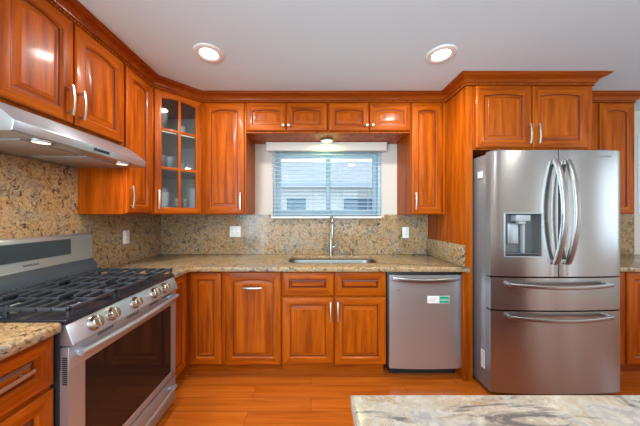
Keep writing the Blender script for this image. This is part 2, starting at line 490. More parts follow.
def add_handle(kind, door, x, z):
    src = PROTO[kind]
    o = src.copy(); o.name = src.name.split('.')[0]; COL.objects.link(o); o.parent = door; o.location = (x, -.019, z)
    return o
def add_door(root, x0, x1, z0, z1, arch=.0, handle=None, name='door', fr=.055, drawer=False, y=0.0):
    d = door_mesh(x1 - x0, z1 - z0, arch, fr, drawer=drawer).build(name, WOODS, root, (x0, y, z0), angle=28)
    if handle:
        for hd in (handle if isinstance(handle, list) else [handle]): add_handle(hd[0], d, hd[1], hd[2])
    return d
def cabinet(name, label, cat, loc, rotz, w, depth, z0, z1, toe=0.0, group=None):
    """carcass front at local y=0, going back to +depth"""
    r = thing(name, label, cat, (loc[0], loc[1], z0), rotz, group)
    h = z1 - z0
    b = MB(); b.box(.0006, w - .0006, 0, depth, toe, h, bev=.0012, seg=1)
    b.build('carcass', wood_v, r)
    if toe: MB().box(.0006, w - .0006, .075, depth, 0, toe).build('toe_kick', wood_h, r)
    return r
UZ0, UZ1 = 1.335, 2.362      # wall cabinets
DZ0, DZ1 = 1.342, 2.356      # their doors
R90 = PI / 2
UB = 2.212
UF = -1.28                   # carcass face of the left wall units (door face 2 cm nearer)
# --- left run, upper
c = cabinet('wall_cabinet', 'short two-door wall cabinet directly above the range hood', 'cabinet', (UF, .930, 0), R90, .704, .328, 1.797, UZ1)
hz = 1.812 - 1.797
add_door(c, .020, .347, hz, DZ1 - 1.797, .020, ('V', .327 - .028, .115))
add_door(c, .357, .687, hz, DZ1 - 1.797, .020, ('V', .024, .115))
c = cabinet('wall_cabinet', 'tall narrow one-door wall cabinet right of the range hood', 'cabinet', (UF, 1.636, 0), R90, .295, .328, UZ0, UZ1)
add_door(c, .006, .276, DZ0 - UZ0, DZ1 - UZ0, .018, ('V', .030, .115))
# --- diagonal corner unit with glass door
A0, A1 = Vector((UF, 1.932)), Vector((-1.0, UB))
wdi = (A1 - A0).length
c = thing('corner_cabinet', 'diagonal corner wall cabinet with a six-pane glass door', 'cabinet', (A0.x, A0.y, UZ0), PI / 4)
def to_loc(px, py):
    q = Vector((px - A0.x, py - A0.y)); s = math.sqrt(.5)
    return (q.x * s + q.y * s, -q.x * s + q.y * s)
penta = [to_loc(*p) for p in ((UF, 1.9325), (-1.0005, UB), (-1.0005, 2.557), (-1.607, 2.557), (-1.607, 1.9325))]
def inset_poly(poly, d):
    n = len(poly); out = []
    for i in range(n):
        p0, p1, p2 = Vector(poly[i - 1]), Vector(poly[i]), Vector(poly[(i + 1) % n])
        n1 = Vector((-(p1 - p0).y, (p1 - p0).x)).normalized(); n2 = Vector((-(p2 - p1).y, (p2 - p1).x)).normalized()
        m_ = (n1 + n2); m_ = m_ / max(.2, m_.dot(n1))
        out.append(tuple(p1 + m_ * d))
    return out
pin = inset_poly(penta, .016)
hh = UZ1 - UZ0
b = MB()
b.prism(penta, 'z', 0, .018); b.prism(penta, 'z', hh - .018, hh)
for i in (1, 4):
    j = (i + 1) % 5
    b.prism([penta[i], penta[j], pin[j], pin[i]], 'z', .018, hh - .018)
b.box(0.0, .020, 0, .018, .018, hh - .018); b.box(wdi - .020, wdi, 0, .018, .018, hh - .018)
b.box(.020, wdi - .020, 0, .018, .018, .03); b.box(.020, wdi - .020, 0, .018, hh - .03, hh - .018)
b.build('carcass', wood_v, c)
b = MB()
for i in (2, 3):
    j = (i + 1) % 5
    b.prism([penta[i], penta[j], pin[j], pin[i]], 'z', .018, hh - .018)
b.build('back_panel', shelf_m, c)
SHZ = [.018, .385, .705]
for z in SHZ[1:]:
    q = inset_poly(penta, .030)
    MB().prism(q, 'z', z - .012, z).build('shelf', shelf_m, c)
dx0, dx1 = .014, wdi - .014; dw = dx1 - dx0; dh = DZ1 - DZ0
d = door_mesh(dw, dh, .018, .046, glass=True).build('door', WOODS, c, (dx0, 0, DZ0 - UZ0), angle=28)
b = MB()
b.box(dw / 2 - .011, dw / 2 + .011, -.018, -.003, .048, dh - .050, bev=.003)
for z in (.385, .705): b.box(.048, dw - .048, -.0178, -.0032, z - .011 - .008, z + .011 - .008, m=1, bev=.003)
b.build('muntin', WOODS, d)
MB().box(.04, dw - .04, -.0095, -.0065, .04, dh - .04).build('pane', pane_m, d)
add_handle('V', d, .028, .115)
# --- back run, upper
c = cabinet('wall_cabinet', 'tall one-door wall cabinet left of the window', 'cabinet', (-.9985, UB, 0), 0, .401, .346, UZ0, UZ1)
add_door(c, .019, .386, DZ0 - UZ0, DZ1 - UZ0, .018, ('V', .367 - .028, .115))
BZ0 = 2.085
for (x0, x1, lab, ds) in ((-.597, .155, 'short two-door cabinet above the left half of the window', ((.006, .368), (.374, .742))),
                          (.156, .916, 'short two-door cabinet above the right half of the window', ((.012, .374), (.384, .752)))):
    c = cabinet('bridge_cabinet', lab, 'cabinet', (x0, UB, 0), 0, x1 - x0, .346, BZ0, UZ1)
    for k, (a, e) in enumerate(ds):
        add_door(c, a, e, .016, DZ1 - BZ0, .014, ('K', (e - a) - .022 if k == 0 else .022, .045), fr=.05)
c = cabinet('wall_cabinet', 'tall one-door wall cabinet between window and refrigerator panel', 'cabinet', (.917, UB, 0), 0, .322, .346, UZ0, UZ1)
add_door(c, .006, .290, DZ0 - UZ0, DZ1 - UZ0, .018, ('V', .028, .115))
# --- tall panel and refrigerator cabinet
FZ = 1.92
c = thing('end_panel', 'tall wooden panel standing between dishwasher and refrigerator', 'panel', (1.268, 2.24, 0))
MB().box(-.028, .027, -.32, .318, 0, UZ1, bev=.002).build('panel', wood_v, c)
MB().box(-.050, -.0285, -.318, -.295, 0, .872, bev=.001).build('filler_strip', wood_v, c)
c = cabinet('wall_cabinet', 'two-door cabinet with bar pulls above the refrigerator', 'cabinet', (1.297, FZ, 0), 0, .955, .638, 1.852, UZ1)
add_door(c, .016, .451, .012, DZ1 - 1.852, .013, ('V', .435 - .028, .105))
add_door(c, .465, .905, .012, DZ1 - 1.852, .013, ('V', .028, .105))
# --- far right upper
c = cabinet('wall_cabinet', 'wall cabinet at the far right beyond the refrigerator', 'cabinet', (2.256, UB, 0), 0, .722, .346, UZ0, UZ1)
add_door(c, .012, .352, DZ0 - UZ0, DZ1 - UZ0, .018, ('V', .312, .115))
add_door(c, .390, .704, DZ0 - UZ0, DZ1 - UZ0, .018, ('V', .028, .115))

# --- crown molding
def sweep(b, path, prof, m=0):
    n = len(path); P = [Vector(p) for p in path]; rows = []
    for i in range(n):
        ns = []
        if i > 0: d = (P[i] - P[i - 1]).normalized(); ns.append(Vector((d.y, -d.x)))
        if i < n - 1: d = (P[i + 1] - P[i]).normalized(); ns.append(Vector((d.y, -d.x)))
        q = sum(ns, Vector((0, 0))) / len(ns); q = q / q.dot(ns[0])
        rows.append([b.bm.verts.new((P[i].x + q.x * o, P[i].y + q.y * o, z)) for o, z in prof])
    k = len(prof)
    for A, B in zip(rows, rows[1:]):
        for j in range(k):
            f = b.bm.faces.new((A[j], A[(j + 1) % k], B[(j + 1) % k], B[j])); f.material_index = m
    b.bm.faces.new(rows[0]); b.bm.faces.new(rows[-1][::-1])
    bmesh.ops.recalc_face_normals(b.bm, faces=b.bm.faces[:])
CP = [(.001, 2.3635), (.010, 2.3635), (.010, 2.3665), (.006, 2.3675), (.006, 2.3830), (.016, 2.3840), (.018, 2.3900), (.021, 2.3905), (.022, 2.397), (.028, 2.405), (.038, 2.412), (.045, 2.414), (.045, 2.4175), (.052, 2.4180), (.060, 2.4215), (.066, 2.4265), (.067, 2.430), (.074, 2.4305), (.074, 2.4385), (.001, 2.4385)]
def bead(path, b, step=.0185, out=.0085, z=2.3755):
    P = [Vector(p) for p in path]
    for p, q in zip(P, P[1:]):
        L = (q - p).length; d = (q - p) / L; nn = Vector((d.y, -d.x)); k = max(1, int((L - .02) / step))
        ang = math.atan2(d.y, d.x)
        for i in range(k):
            c_ = p + d * (.01 + (i + .5) * (L - .02) / k) + nn * out
            t = bmesh.new(); bmesh.ops.create_icosphere(t, subdivisions=1, radius=1)
            b._add(t, 0, Matrix.Translation((c_.x, c_.y, z)) @ Matrix.Rotation(ang, 4, 'Z') @ Matrix.Rotation(.5, 4, 'Y') @ Matrix.Diagonal((.0066, .0065, .0085, 1)))
def crown(path, label):
    r = thing('crown_molding', label, 'molding', (path[0][0], path[0][1], 2.3635))
    off = Vector((-path[0][0], -path[0][1], -2.3635))
    b = MB(); sweep(b, path, CP); o = b.build('molding', wood_trim, r, off, angle=25)
    b = MB(); bead(path, b); b.build('rope_bead', wood_v, r, off)
UFF, UBF = UF, UB
crown([(UFF, .932), (UFF, 1.9325), (-1.0005, UBF), (1.239, UBF), (1.239, FZ - .001), (2.253, FZ - .001), (2.253, UB - .08)], 'continuous crown molding along the left run, over the window and round the refrigerator cabinet')
crown([(2.256, UBF), (2.980, UBF), (2.980, 2.555)], 'short crown molding piece over the far right wall cabinet')
# --- base cabinets
BF = 1.97
CZ = .872
c = thing('corner_base_cabinet', 'L-shaped corner base cabinet between range and the pull-out door', 'cabinet', (-1.02, BF, 0))
b = MB()
b.prism([(0, -.268), (0, 0), (.304, 0), (.304, .587), (-.587, .587), (-.587, -.268)], 'z', .105, CZ)
b.build('carcass', wood_v, c)
MB().prism([(-.075, -.268), (-.075, .075), (.304, .075), (.304, .587), (-.587, .587), (-.587, -.268)], 'z', 0, .105).build('toe_kick', wood_h, c)
add_door(c, .030, .290, .112, .864)
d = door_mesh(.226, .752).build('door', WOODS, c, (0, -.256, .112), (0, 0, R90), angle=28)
c = cabinet('base_cabinet', 'pull-out base cabinet with one arched door and horizontal pull', 'cabinet', (-.7155, BF, 0), 0, .474, .587, 0, CZ, .105)
add_door(c, .014, .470, .112, .864, .018, ('H', .228, .630))
c = thing('sink_base_cabinet', 'two-door base cabinet with two false drawers under the sink', 'cabinet', (-.241, BF, 0))
MB().box(.0006, .020, .0195, .587, .105, CZ).build('side_panel', wood_v, c); MB().box(.838, .8574, .0195, .587, .105, CZ).build('side_panel', wood_v, c)
MB().box(.0205, .8375, .0195, .587, .105, .123).build('bottom_panel', wood_h, c); MB().box(.0205, .8375, .575, .587, .1235, CZ).build('back_panel', wood_h, c)
MB().box(.0006, .8574, 0, .019, .105, CZ).build('face_frame', wood_v, c)
MB().box(.0006, .8574, .075, .587, 0, .1045).build('toe_kick', wood_h, c)
add_door(c, .008, .426, .672, .864, name='drawer_front', drawer=True)
add_door(c, .434, .852, .672, .864, name='drawer_front', drawer=True)
add_door(c, .008, .426, .112, .658, 0, ('V', .418 - .026, .44))
add_door(c, .434, .852, .112, .658, 0, ('V', .026, .44))
c = cabinet('drawer_base_cabinet', 'drawer base cabinet under the counter left of the range', 'cabinet', (-1.02, .42, 0), R90, .5205, .587, 0, CZ, .105)
for z0, z1, kind in ((.672, .864, 'L'), (.395, .655, 'L'), (.112, .378, 'L')):
    add_door(c, .012, .518, z0, z1, 0, (kind, .300, (z1 - z0) / 2 + .01), name='drawer', drawer=True)
c = cabinet('base_cabinet', 'base cabinet at the far right beyond the refrigerator', 'cabinet', (2.256, BF, 0), 0, 1.20, .587, 0, CZ, .105)
add_door(c, .012, .300, .112, .864); add_door(c, .318, .740, .112, .864); add_door(c, .758, 1.188, .112, .864)

# --- countertops
def rrect(x0, x1, y0, y1, r, n=6):
    out = []
    for cx, cy, a in ((x1 - r, y1 - r, 0), (x0 + r, y1 - r, PI / 2), (x0 + r, y0 + r, PI), (x1 - r, y0 + r, 3 * PI / 2)):
        for k in range(n + 1): out.append((cx + r * math.cos(a + k * PI / 2 / n), cy + r * math.sin(a + k * PI / 2 / n)))
    return out
def slab(outer, holes, z0, z1, bev):
    bm = bmesh.new(); loops = []
    def mk(pts): 
        v = [bm.verts.new((x, y, z1)) for x, y in pts]
        return [bm.edges.new((v[i], v[(i + 1) % len(v)])) for i in range(len(v))]
    es = mk(outer); ho = []
    for h in holes: ho += mk(h)
    bmesh.ops.triangle_fill(bm, use_beauty=True, use_dissolve=False, edges=es + ho)
    top = bm.faces[:]
    r = bmesh.ops.extrude_face_region(bm, geom=top)
    nv = [g for g in r['geom'] if isinstance(g, bmesh.types.BMVert)]
    for v in nv: v.co.z = z0
    bmesh.ops.recalc_face_normals(bm, faces=bm.faces[:])
    bm.normal_update()
    if bev:
        ed = []
        for e in bm.edges:
            if len(e.link_faces) == 2:
                a, b_ = e.link_faces
                if abs(a.normal.z) + abs(b_.normal.z) < 1.1 and abs(a.normal.z) + abs(b_.normal.z) > .9: ed.append(e)
        bmesh.ops.bevel(bm, geom=ed, offset=bev, segments=3, affect='EDGES', profile=.5)
    mb = MB(); mb._add(bm, 0); return mb
SINK = rrect(-.205, .605, 2.090, 2.435, .09)
tag(slab([(-1.607, 1.702), (-.965, 1.702), (-.965, 1.905), (1.268, 1.905), (1.268, 1.917), (1.238, 1.917), (1.238, 2.557), (-1.607, 2.557)], [SINK], .874, .914, .012)
    .build('countertop', granite_m, angle=50), 'L-shaped beige granite countertop running under the window with the sink cut in', 'countertop')
tag(slab([(-1.607, .40), (-.963, .40), (-.963, .918), (-.967, .930), (-.979, .938), (-1.607, .938)], [], .874, .914, .012).build('countertop', granite_m, angle=50),
    'beige granite countertop end left of the range', 'countertop')
tag(slab([(2.256, 1.905), (3.46, 1.905), (3.46, 2.557), (2.256, 2.557)], [], .874, .914, .012).build('countertop', granite_m, angle=50),
    'beige granite countertop at the far right beyond the refrigerator', 'countertop')
# --- backsplashes
SZ0, SZ1 = .9145, 1.334
tag(MB().box(-1.588, 1.237, 2.538, 2.559, SZ0, 1.300).box(-1.588, -.60, 2.538, 2.559, 1.300, SZ1).box(-.60, -.43, 2.538, 2.559, 1.300, SZ1).box(.78, 1.237, 2.538, 2.559, 1.300, SZ1).build('backsplash', granite_m),
    'beige granite backsplash on the wall below the window', 'backsplash')
tag(MB().box(-1.609, -1.589, 1.636, 2.559, SZ0, SZ1).box(-1.609, -1.589, .40, 1.635, SZ0, 1.648).build('backsplash', granite_m),
    'tall beige granite backsplash on the left wall behind the range', 'backsplash')
tag(MB().box(1.218, 1.2385, 1.925, 2.5375, SZ0, 1.087, bev=.003).build('side_splash', granite_m), 'low granite side splash standing against the tall wooden panel', 'backsplash')
tag(MB().box(2.256, 3.42, 2.538, 2.559, SZ0, SZ1).build('backsplash', granite_m), 'granite backsplash at the far right beyond the refrigerator', 'backsplash')

# ------------------------------------------------------------------ sink, faucet
c = thing('sink', 'undermount stainless steel sink sunk in the counter below the window', 'sink', (.20, 2.255, .70))
b = MB(); bm = b.bm; rows = []
for ins, z in ((-.012, .8735 - .70), (.0, .8735 - .70), (.003, .16), (.010, .05), (.028, .012), (.06, .004), (.13, .0)):
    rows.append([bm.verts.new((x - .20, y - 2.255, z)) for x, y in rrect(-.205 + ins, .605 - ins, 2.090 + ins, 2.435 - ins, max(.02, .09 - ins * .5))])
for A, B in zip(rows, rows[1:]):
    for k in range(len(A)): bm.faces.new((A[k], A[(k + 1) % len(A)], B[(k + 1) % len(B)], B[k]))
bm.faces.new(rows[-1])
bmesh.ops.recalc_face_normals(bm, faces=bm.faces[:])
b.build('basin', basin_m, c)
MB().lathe([(.045, .0005), (.043, .004), (.030, .003), (.028, .001), (.004, .001), (.004, .006)], (.22, .06, 0)).build('drain', chrome, c)
c = thing('faucet', 'tall pull-down kitchen faucet behind the sink', 'faucet', (.205, 2.474, .914))
MB().lathe([(.027, 0), (.027, .006), (.021, .012), (.019, .10), (.0185, .14), (.015, .15)], seg=20).build('base', chrome, c)
pts = [(0, 0, .14), (0, 0, .20), (0, 0, .30)]
for k in range(1, 13):
    a = PI * k / 12; pts.append((0, -.085 + .085 * math.cos(a), .30 + .105 * math.sin(a)))
MB().tube(pts, .0115, 14).build('spout', chrome, c)
MB().lathe([(.0125, 0), (.0155, .02), (.0165, .09), (.0145, .115)], (0, -.17, .19), seg=18).build('spray_head', chrome, c)
MB().tube([(.018, 0, .085), (.042, -.004, .09)], .010, 12).tube([(.040, -.004, .088), (.062, -.010, .13), (.066, -.012, .165)], [.007, .006, .005], 10).build('lever', chrome, c)
c = thing('soap_dispenser', 'small brass soap dispenser on the counter right of the faucet', 'dispenser', (.42, 2.478, .914))
MB().lathe([(.022, 0), (.020, .008), (.010, .012), (.009, .045)], seg=16).build('base', brass, c)
MB().lathe([(.012, .045), (.013, .058), (.006, .066)], seg=16).tube([(0, 0, .056), (0, -.03, .060), (0, -.05, .052)], .005, 8).build('pump_head', brass, c)

# ------------------------------------------------------------------ range
RY, RW = .944, .748
c = thing('gas_range', 'stainless steel gas range with black grates against the left wall', 'range', (-.99, RY, 0), R90)
MB().box(0, RW, 0, .595, .07, .895, bev=.003).build('body', enamel, c)
MB().box(.03, RW - .03, .05, .56, 0, .07).build('plinth', black, c)
b = MB().box(0, RW, -.026, .540, .8955, .917, bev=.004); b.build('cooktop', enamel, c)
b = MB(); b.prism([(-.022, .895), (.0, .895), (.0, .812), (-.054, .812), (-.054, .820)], 'x', .001, RW - .001, bev=.002); cp = b.build('control_panel', steel, c)
kn = MB().lathe([(.031, 0), (.0315, .005), (.027, .008), (.0255, .026), (.023, .031), (.004, .032)], axis='-y', seg=24)
kn.box(-.005, .005, -.037, -.028, -.024, .024, bev=.0015)
knob = kn.build('knob', mat('bronze_tinted_steel', (.50, .40, .32), .22, 1.0), c)
for i, kx in enumerate((.106, .199, .350, .507, .606)):
    o = knob if i == 0 else knob.copy()
    if i: COL.objects.link(o); o.parent = c
    o.location = (kx, -.0375, .857); o.rotation_euler = (-.40, 0, 0)
# oven door
D0, D1, DZa, DZb = .001, RW - .001, .218, .806
b = MB()
WX0, WX1, WZ0, WZ1 = .070, RW - .055, .262, .715
b.box(D0, D1, -.036, -.001, DZa, WZ0, bev=.003); b.box(D0, D1, -.036, -.001, WZ1, DZb, bev=.003)
b.box(D0, WX0, -.0359, -.001, WZ0 - .004, WZ1 + .004); b.box(WX1, D1, -.0359, -.001, WZ0 - .004, WZ1 + .004)
od = b.build('oven_door', steel, c)
MB().box(WX0 - .004, WX1 + .004, -.034, -.020, WZ0 - .004, WZ1 + .004).build('oven_window', black_glass, od)
b = MB(); n = 20; pts = []
for k in range(n + 1):
    u = k / n; pts.append((.025 + u * (RW - .05), -.062 - .016 * math.sin(PI * u), .772))
b.tube(pts, .0125, 12)
for u in (.04, RW - .04): b.box(u - .014, u + .014, -.064, -.034, .760, .784, bev=.004)
b.build('handle', steel, od)
for g in (.13, .30, .47, .60):
    b = MB()
    for k in range(3):
        for q in range(7): b.box(g + q * .0125, g + q * .0125 + .009, -.0372, -.035, .7905 + k * .0045, .7930 + k * .0045)
    b.build('vent', black, od)
b = MB()
for k in range(14): b.box(-.0006, .002, -.030, -.012, .66 + k * .008, .664 + k * .008)
b.build('side_vent', black, od)
dr = MB().box(D0, D1, -.036, -.001, .035, .208, bev=.003).build('warming_drawer', steel, c)
b = MB(); pts = [(.03 + k / n * (RW - .06), -.055 - .014 * math.sin(PI * k / n), .150) for k in range(n + 1)]
b.tube(pts, .010, 12)
for u in (.05, RW - .05): b.box(u - .012, u + .012, -.058, -.034, .141, .159, bev=.003)
b.build('handle', steel, dr)
# backguard
b = MB(); b.prism([(.515, .918), (.594, .918), (.594, 1.205), (.562, 1.205), (.552, 1.195), (.548, 1.03), (.515, .985)], 'x', 0, RW, bev=.003)
bgd = b.build('backguard', steel, c)
b = MB(); b.prism([(.5145, .921), (.5165, .921), (.5165, .984), (.548, 1.028), (.546, 1.029), (.5145, .985)], 'x', .002, RW - .002)
b.build('backguard_skirt', mat('slate_enamel', (.045, .06, .075), .25), bgd)
MB().prism([(.5512, 1.178), (.5472, 1.178), (.5452, 1.082), (.549, 1.082)], 'x', .11, .592).build('display', display_m, bgd)
text('logo', 'SAMSUNG', .017, print_m, bgd, (.376, .5478, 1.055), (PI / 2, 0, 0))
# burners and grates
def burner(x, y, r):
    b = MB().lathe([(r, .917), (r * .95, .923), (r * .7, .926), (r * .7, .931), (r * .2, .931)], (x, y, 0), seg=24).build('burner', mid_grey, c)
    MB().lathe([(r * .68, .9312), (r * .70, .935), (r * .62, .938), (r * .1, .9385)], (x, y, 0), seg=24).build('burner_cap', iron, b)
for x, y, r in ((.135, .105, .048), (.135, .375, .040), (.374, .24, .055), (.613, .105, .040), (.613, .375, .046)): burner(x, y, r)
def grate(x0, x1):
    b = MB(); y0, y1 = -.022, .49; t = .0065; za, zb = .944, .958
    for x in (x0, x1 - 2 * t): b.box(x, x + 2 * t, y0, y1, za, zb, bev=.003)
    for y in (y0, y1 - 2 * t): b.box(x0, x1, y, y + 2 * t, za, zb, bev=.003)
    xm = (x0 + x1) / 2
    b.box(x0, x1, (y0 + y1) / 2 - t, (y0 + y1) / 2 + t, za, zb, bev=.003)
    for q in (.13, .25, .37, .63, .75, .87):
        yc = y0 + q * (y1 - y0); g_ = .034 if q in (.25, .75) else .018
        b.box(x0, xm - g_, yc - t, yc + t, za, zb + .003, bev=.003); b.box(xm + g_, x1, yc - t, yc + t, za, zb + .003, bev=.003)
    for q in (.25, .75):
        yc = y0 + q * (y1 - y0)
        b.box(xm - t, xm + t, yc + .035, yc + .125, za, zb + .002, bev=.003); b.box(xm - t, xm + t, yc - .125, yc - .035, za, zb + .002, bev=.003)
    for x in (x0 + .002, x1 - .016):
        for y in (y0, (y0 + y1) / 2 - .007, y1 - .014): b.box(x, x + .014, y, y + .014, .9172, zb + .006, bev=.003)
    b.build('grate', iron, c)
grate(.012, .252); grate(.255, .494); grate(.497, RW - .012)

# ------------------------------------------------------------------ hood
c = thing('range_hood', 'stainless steel under-cabinet range hood over the gas range', 'hood', (-1.28, .905, 1.65), R90)
HW = .728
fr_ = -.160
prof = [(.318, 0.0), (fr_ + .016, 0.0), (fr_ + .007, .003), (fr_, .040), (fr_ + .008, .047)]
for k in range(1, 8):
    u = k / 7; prof.append((fr_ + .008 + u * (.0 - fr_ - .010), .047 + (.1455 - .047) * (1 - (1 - u) ** 1.35)))
prof += [(.318, .1455)]
MB().prism(prof, 'x', 0, HW, bev=.0015).build('shell', steel, c)
for x in (.10, .40): MB().box(x, x + .25, -.06, .24, -.0045, .002, bev=.001).build('filter', mid_grey, c)
b = MB()
for k in range(5): b.box(.338 + k * .019, .352 + k * .019, fr_ - .002, fr_ + .002, .015, .029, bev=.0008)
b.build('button_panel', black, c)
for x in (.14, HW - .14):
    o = MB().lathe([(.042, 0), (.042, -.006), (.034, -.007), (.03, -.004), (.03, 0)], (x, -.105, 0), seg=24, ring=True).build('lamp_ring', chrome, c)
    MB().lathe([(.029, -.003), (.029, -.006), (.002, -.0065)], (x, -.105, 0), seg=20).build('lamp_lens', hood_lens_m, o)
    area('hood_lamp', (x, -.105, -.012), (0, 0, 0), .05, .05, HOOD_W, (1.0, .80, .56), c, 'DISK')

# ------------------------------------------------------------------ dishwasher
c = thing('dishwasher', 'stainless steel dishwasher between sink cabinet and tall panel', 'dishwasher', (.924, 1.97, 0))
MB().box(-.299, .289, 0, .56, .10, .868, bev=.002).build('tub', black, c)
MB().box(-.268, .285, .05, .5, 0, .10).build('toe_kick', black, c)
b = MB(); poly = [(-.291, .0)]; nn = 18
for k in range(nn + 1):
    u = -1 + 2 * k / nn; poly.append((.0005 + .2915 * u, -.030 - .014 * (1 - u * u)))
poly.append((.292, .0))
b.prism(poly, 'z', .092, .846, bev=0); dd = b.build('door', steel_dish, c, angle=60)
b = MB(); pts = []
for k in range(21):
    u = -1 + 2 * k / 20; pts.append((-.005 + .262 * u, -.045 - .026 * (1 - u ** 4), .822 - .016 * (1 - u * u)))
b.tube(pts, 0, 14, flat=(.016, .009), up=Vector((0, 1, 0)))
b.build('handle', steel_bar, dd)
MB().lathe([(.008, 0), (.007, .002)], (-.218, -.0365, .725), axis='-y', seg=16).build('badge', chrome, dd)
c = thing('dishwasher_magnet', 'white and green magnet sign stuck on the dishwasher door', 'magnet', (1.020, 1.9245, .652))
MB().box(-.088, .088, -.0025, .0, -.030, .030, bev=.0008).build('plate', white_pl, c)
MB().box(.008, .084, -.0035, -.0025, -.026, .026).build('slider', green_m, c)
text('lettering', 'CLEAN', .022, white_pl, c, (.046, -.0037, -.002), (PI / 2, 0, 0), .0003)
b = MB()
for k in range(3): b.box(-.078, -.01 - .008 * k, -.0029, -.0025, .012 - k * .012, .015 - k * .012)
b.build('small_print', mat('grey_print', (.4, .4, .4), .5), c)

# ------------------------------------------------------------------ refrigerator
FX0, FX1 = 1.311, 2.256
FCX = (FX0 + FX1) / 2; FWd = (FX1 - FX0) / 2
c = thing('refrigerator', 'stainless french-door refrigerator with ice dispenser standing beside the tall panel', 'refrigerator', (FCX, 2.12, 0))
YB, YE, BOW = -.315, -.373, .022        # body front, door edge front, extra bow in the middle
MB().box(-FWd + .004, FWd - .004, YB, .42, .03, 1.785, bev=.004).build('body', steel_side, c)
MB().box(-FWd + .03, FWd - .03, YB + .02, .40, 0, .03).build('base', black, c)
def fy(x): return YE - BOW * (1 - (x / FWd) ** 2)
def fridge_panel(name, x0, x1, z0, z1, hole=None, parent=None):
    xs = [x0 + (x1 - x0) * k / 14 for k in range(15)]
    zs = [z0, z1]
    if hole:
        xs = sorted(set(xs + [hole[0], hole[1]])); zs = [z0, hole[2], hole[3], z1]
    b = MB(); bm = b.bm; rr = .010
    def V(x, y, z): return bm.verts.new((x, y, z))
    g = [[V(x, fy(x) + (rr * .5 if i in (0, len(xs) - 1) else 0), z) for z in zs] for i, x in enumerate(xs)]
    for i in range(len(xs) - 1):
        for j in range(len(zs) - 1):
            if hole and xs[i] >= hole[0] - 1e-6 and xs[i + 1] <= hole[1] + 1e-6 and j == 1: continue
            bm.faces.new((g[i][j], g[i + 1][j], g[i + 1][j + 1], g[i][j + 1]))
    yb = YB + .0 - .004
    bk = [[V(x, yb, z) for z in (z0, z1)] for x in (x0, x1)]
    bm.faces.new((bk[0][0], bk[0][1], bk[1][1], bk[1][0]))
    bm.faces.new([bk[0][0]] + g[0][:] + [bk[0][1]]).material_index = 1
    bm.faces.new([bk[1][0]] + g[-1][:] + [bk[1][1]]).material_index = 1
    bm.faces.new([bk[0][0]] + [q[0] for q in g] + [bk[1][0]])
    bm.faces.new([bk[0][1]] + [q[-1] for q in g] + [bk[1][1]])
    bmesh.ops.recalc_face_normals(bm, faces=bm.faces[:])
    return b.build(name, [steel_door, steel_side], parent or c, angle=35)
GAP = .004
hx0, hx1, hz0, hz1 = 1.4065 - FCX, 1.655 - FCX, 1.033, 1.339
dl = fridge_panel('door', -FWd, -GAP, .886, 1.797, (hx0, hx1, hz0, hz1))
drr = fridge_panel('door', GAP, FWd, .886, 1.797)
f1 = fridge_panel('flex_drawer', -FWd, FWd, .643, .876)
f2 = fridge_panel('freezer_drawer', -FWd, FWd, .040, .633)
# dispenser set into the left door
b = MB(); yb = fy(0) + .075
y0_, y1_ = fy(hx0), fy(hx1)
bm = b.bm
F_ = [bm.verts.new(p) for p in ((hx0, y0_, hz0), (hx1, y1_, hz0), (hx1, y1_, hz1), (hx0, y0_, hz1))]
K_ = [bm.verts.new(p) for p in ((hx0 + .006, yb - .012, hz0 + .012), (hx1 - .006, yb - .012, hz0 + .012), (hx1 - .006, yb - .012, hz1 - .006), (hx0 + .006, yb - .012, hz1 - .006))]
for k in range(4): bm.faces.new((F_[k], F_[(k + 1) % 4], K_[(k + 1) % 4], K_[k]))
bm.faces.new(K_)
dp = b.build('ice_dispenser', mat('dispenser_grey', (.12, .115, .11), .3, .2), dl)
b = MB(); e = .007
b.box(hx0 - e, hx0, y0_ - .004, y0_ + .004, hz0 - e, hz1 + e, bev=.0015); b.box(hx1, hx1 + e, y1_ - .004, y1_ + .004, hz0 - e, hz1 + e, bev=.0015)
for z in (hz0 - e, hz1): b.prism([(hx0, y0_ - .004), (hx1, y1_ - .004), (hx1, y1_ + .004), (hx0, y0_ + .004)], 'z', z, z + e)
b.build('dispenser_trim', steel, dl)
yq = yb - .014
MB().box(hx0 + .075, hx0 + .18, yq - .055, yq, hz1 - .055, hz1 - .008, bev=.006).box(hx0 + .10, hx0 + .155, yq - .045, yq - .01, hz1 - .075, hz1 - .052, bev=.005).build('dispenser_spout', mid_grey, dl)
MB().box(hx0 + .045, hx0 + .125, yq - .016, yq, hz0 + .085, hz0 + .235, bev=.005).build('dispenser_paddle', steel, dl)
MB().box(hx0 + .145, hx0 + .160, yq - .030, yq, hz0 + .014, hz0 + .25, bev=.004).build('dispenser_rib', mid_grey, dl)
MB().box(hx0 + .006, hx1 - .006, yq - .05, yq, hz0 + .0125, hz0 + .02).build('drip_tray', dark_grey, dl)
def vhandle(x, parent):
    b = MB(); pts = []
    for k in range(25):
        u = k / 24; pts.append((x, fy(x) - .012 - .062 * math.sin(PI * u) ** .8, .985 + u * .735))
    b.tube(pts, 0, 14, flat=(.018, .012), up=Vector((0, 1, 0)))
    for z in (.992, 1.712): b.box(x - .013, x + .013, fy(x) - .018, fy(x) + .002, z - .018, z + .018, bev=.004)
    b.build('handle', steel_bar, parent)
vhandle(-.036, dl); vhandle(.050, drr)
def hhandle(z, parent):
    b = MB(); pts = []
    for k in range(25):
        u = -1 + 2 * k / 24; x = .365 * u
        pts.append((x, fy(x) - .030 - .026 * (1 - u * u), z - .010 * (1 - u * u)))
    b.tube(pts, 0, 14, flat=(.013, .009), up=Vector((0, 1, 0)))
    for s in (-1, 1): b.box(s * .355 - .012, s * .355 + .012, fy(.355) - .036, fy(.355) + .002, z - .013, z + .011, bev=.004)
    b.build('handle', steel_bar, parent)
hhandle(.832, f1); hhandle(.600, f2)
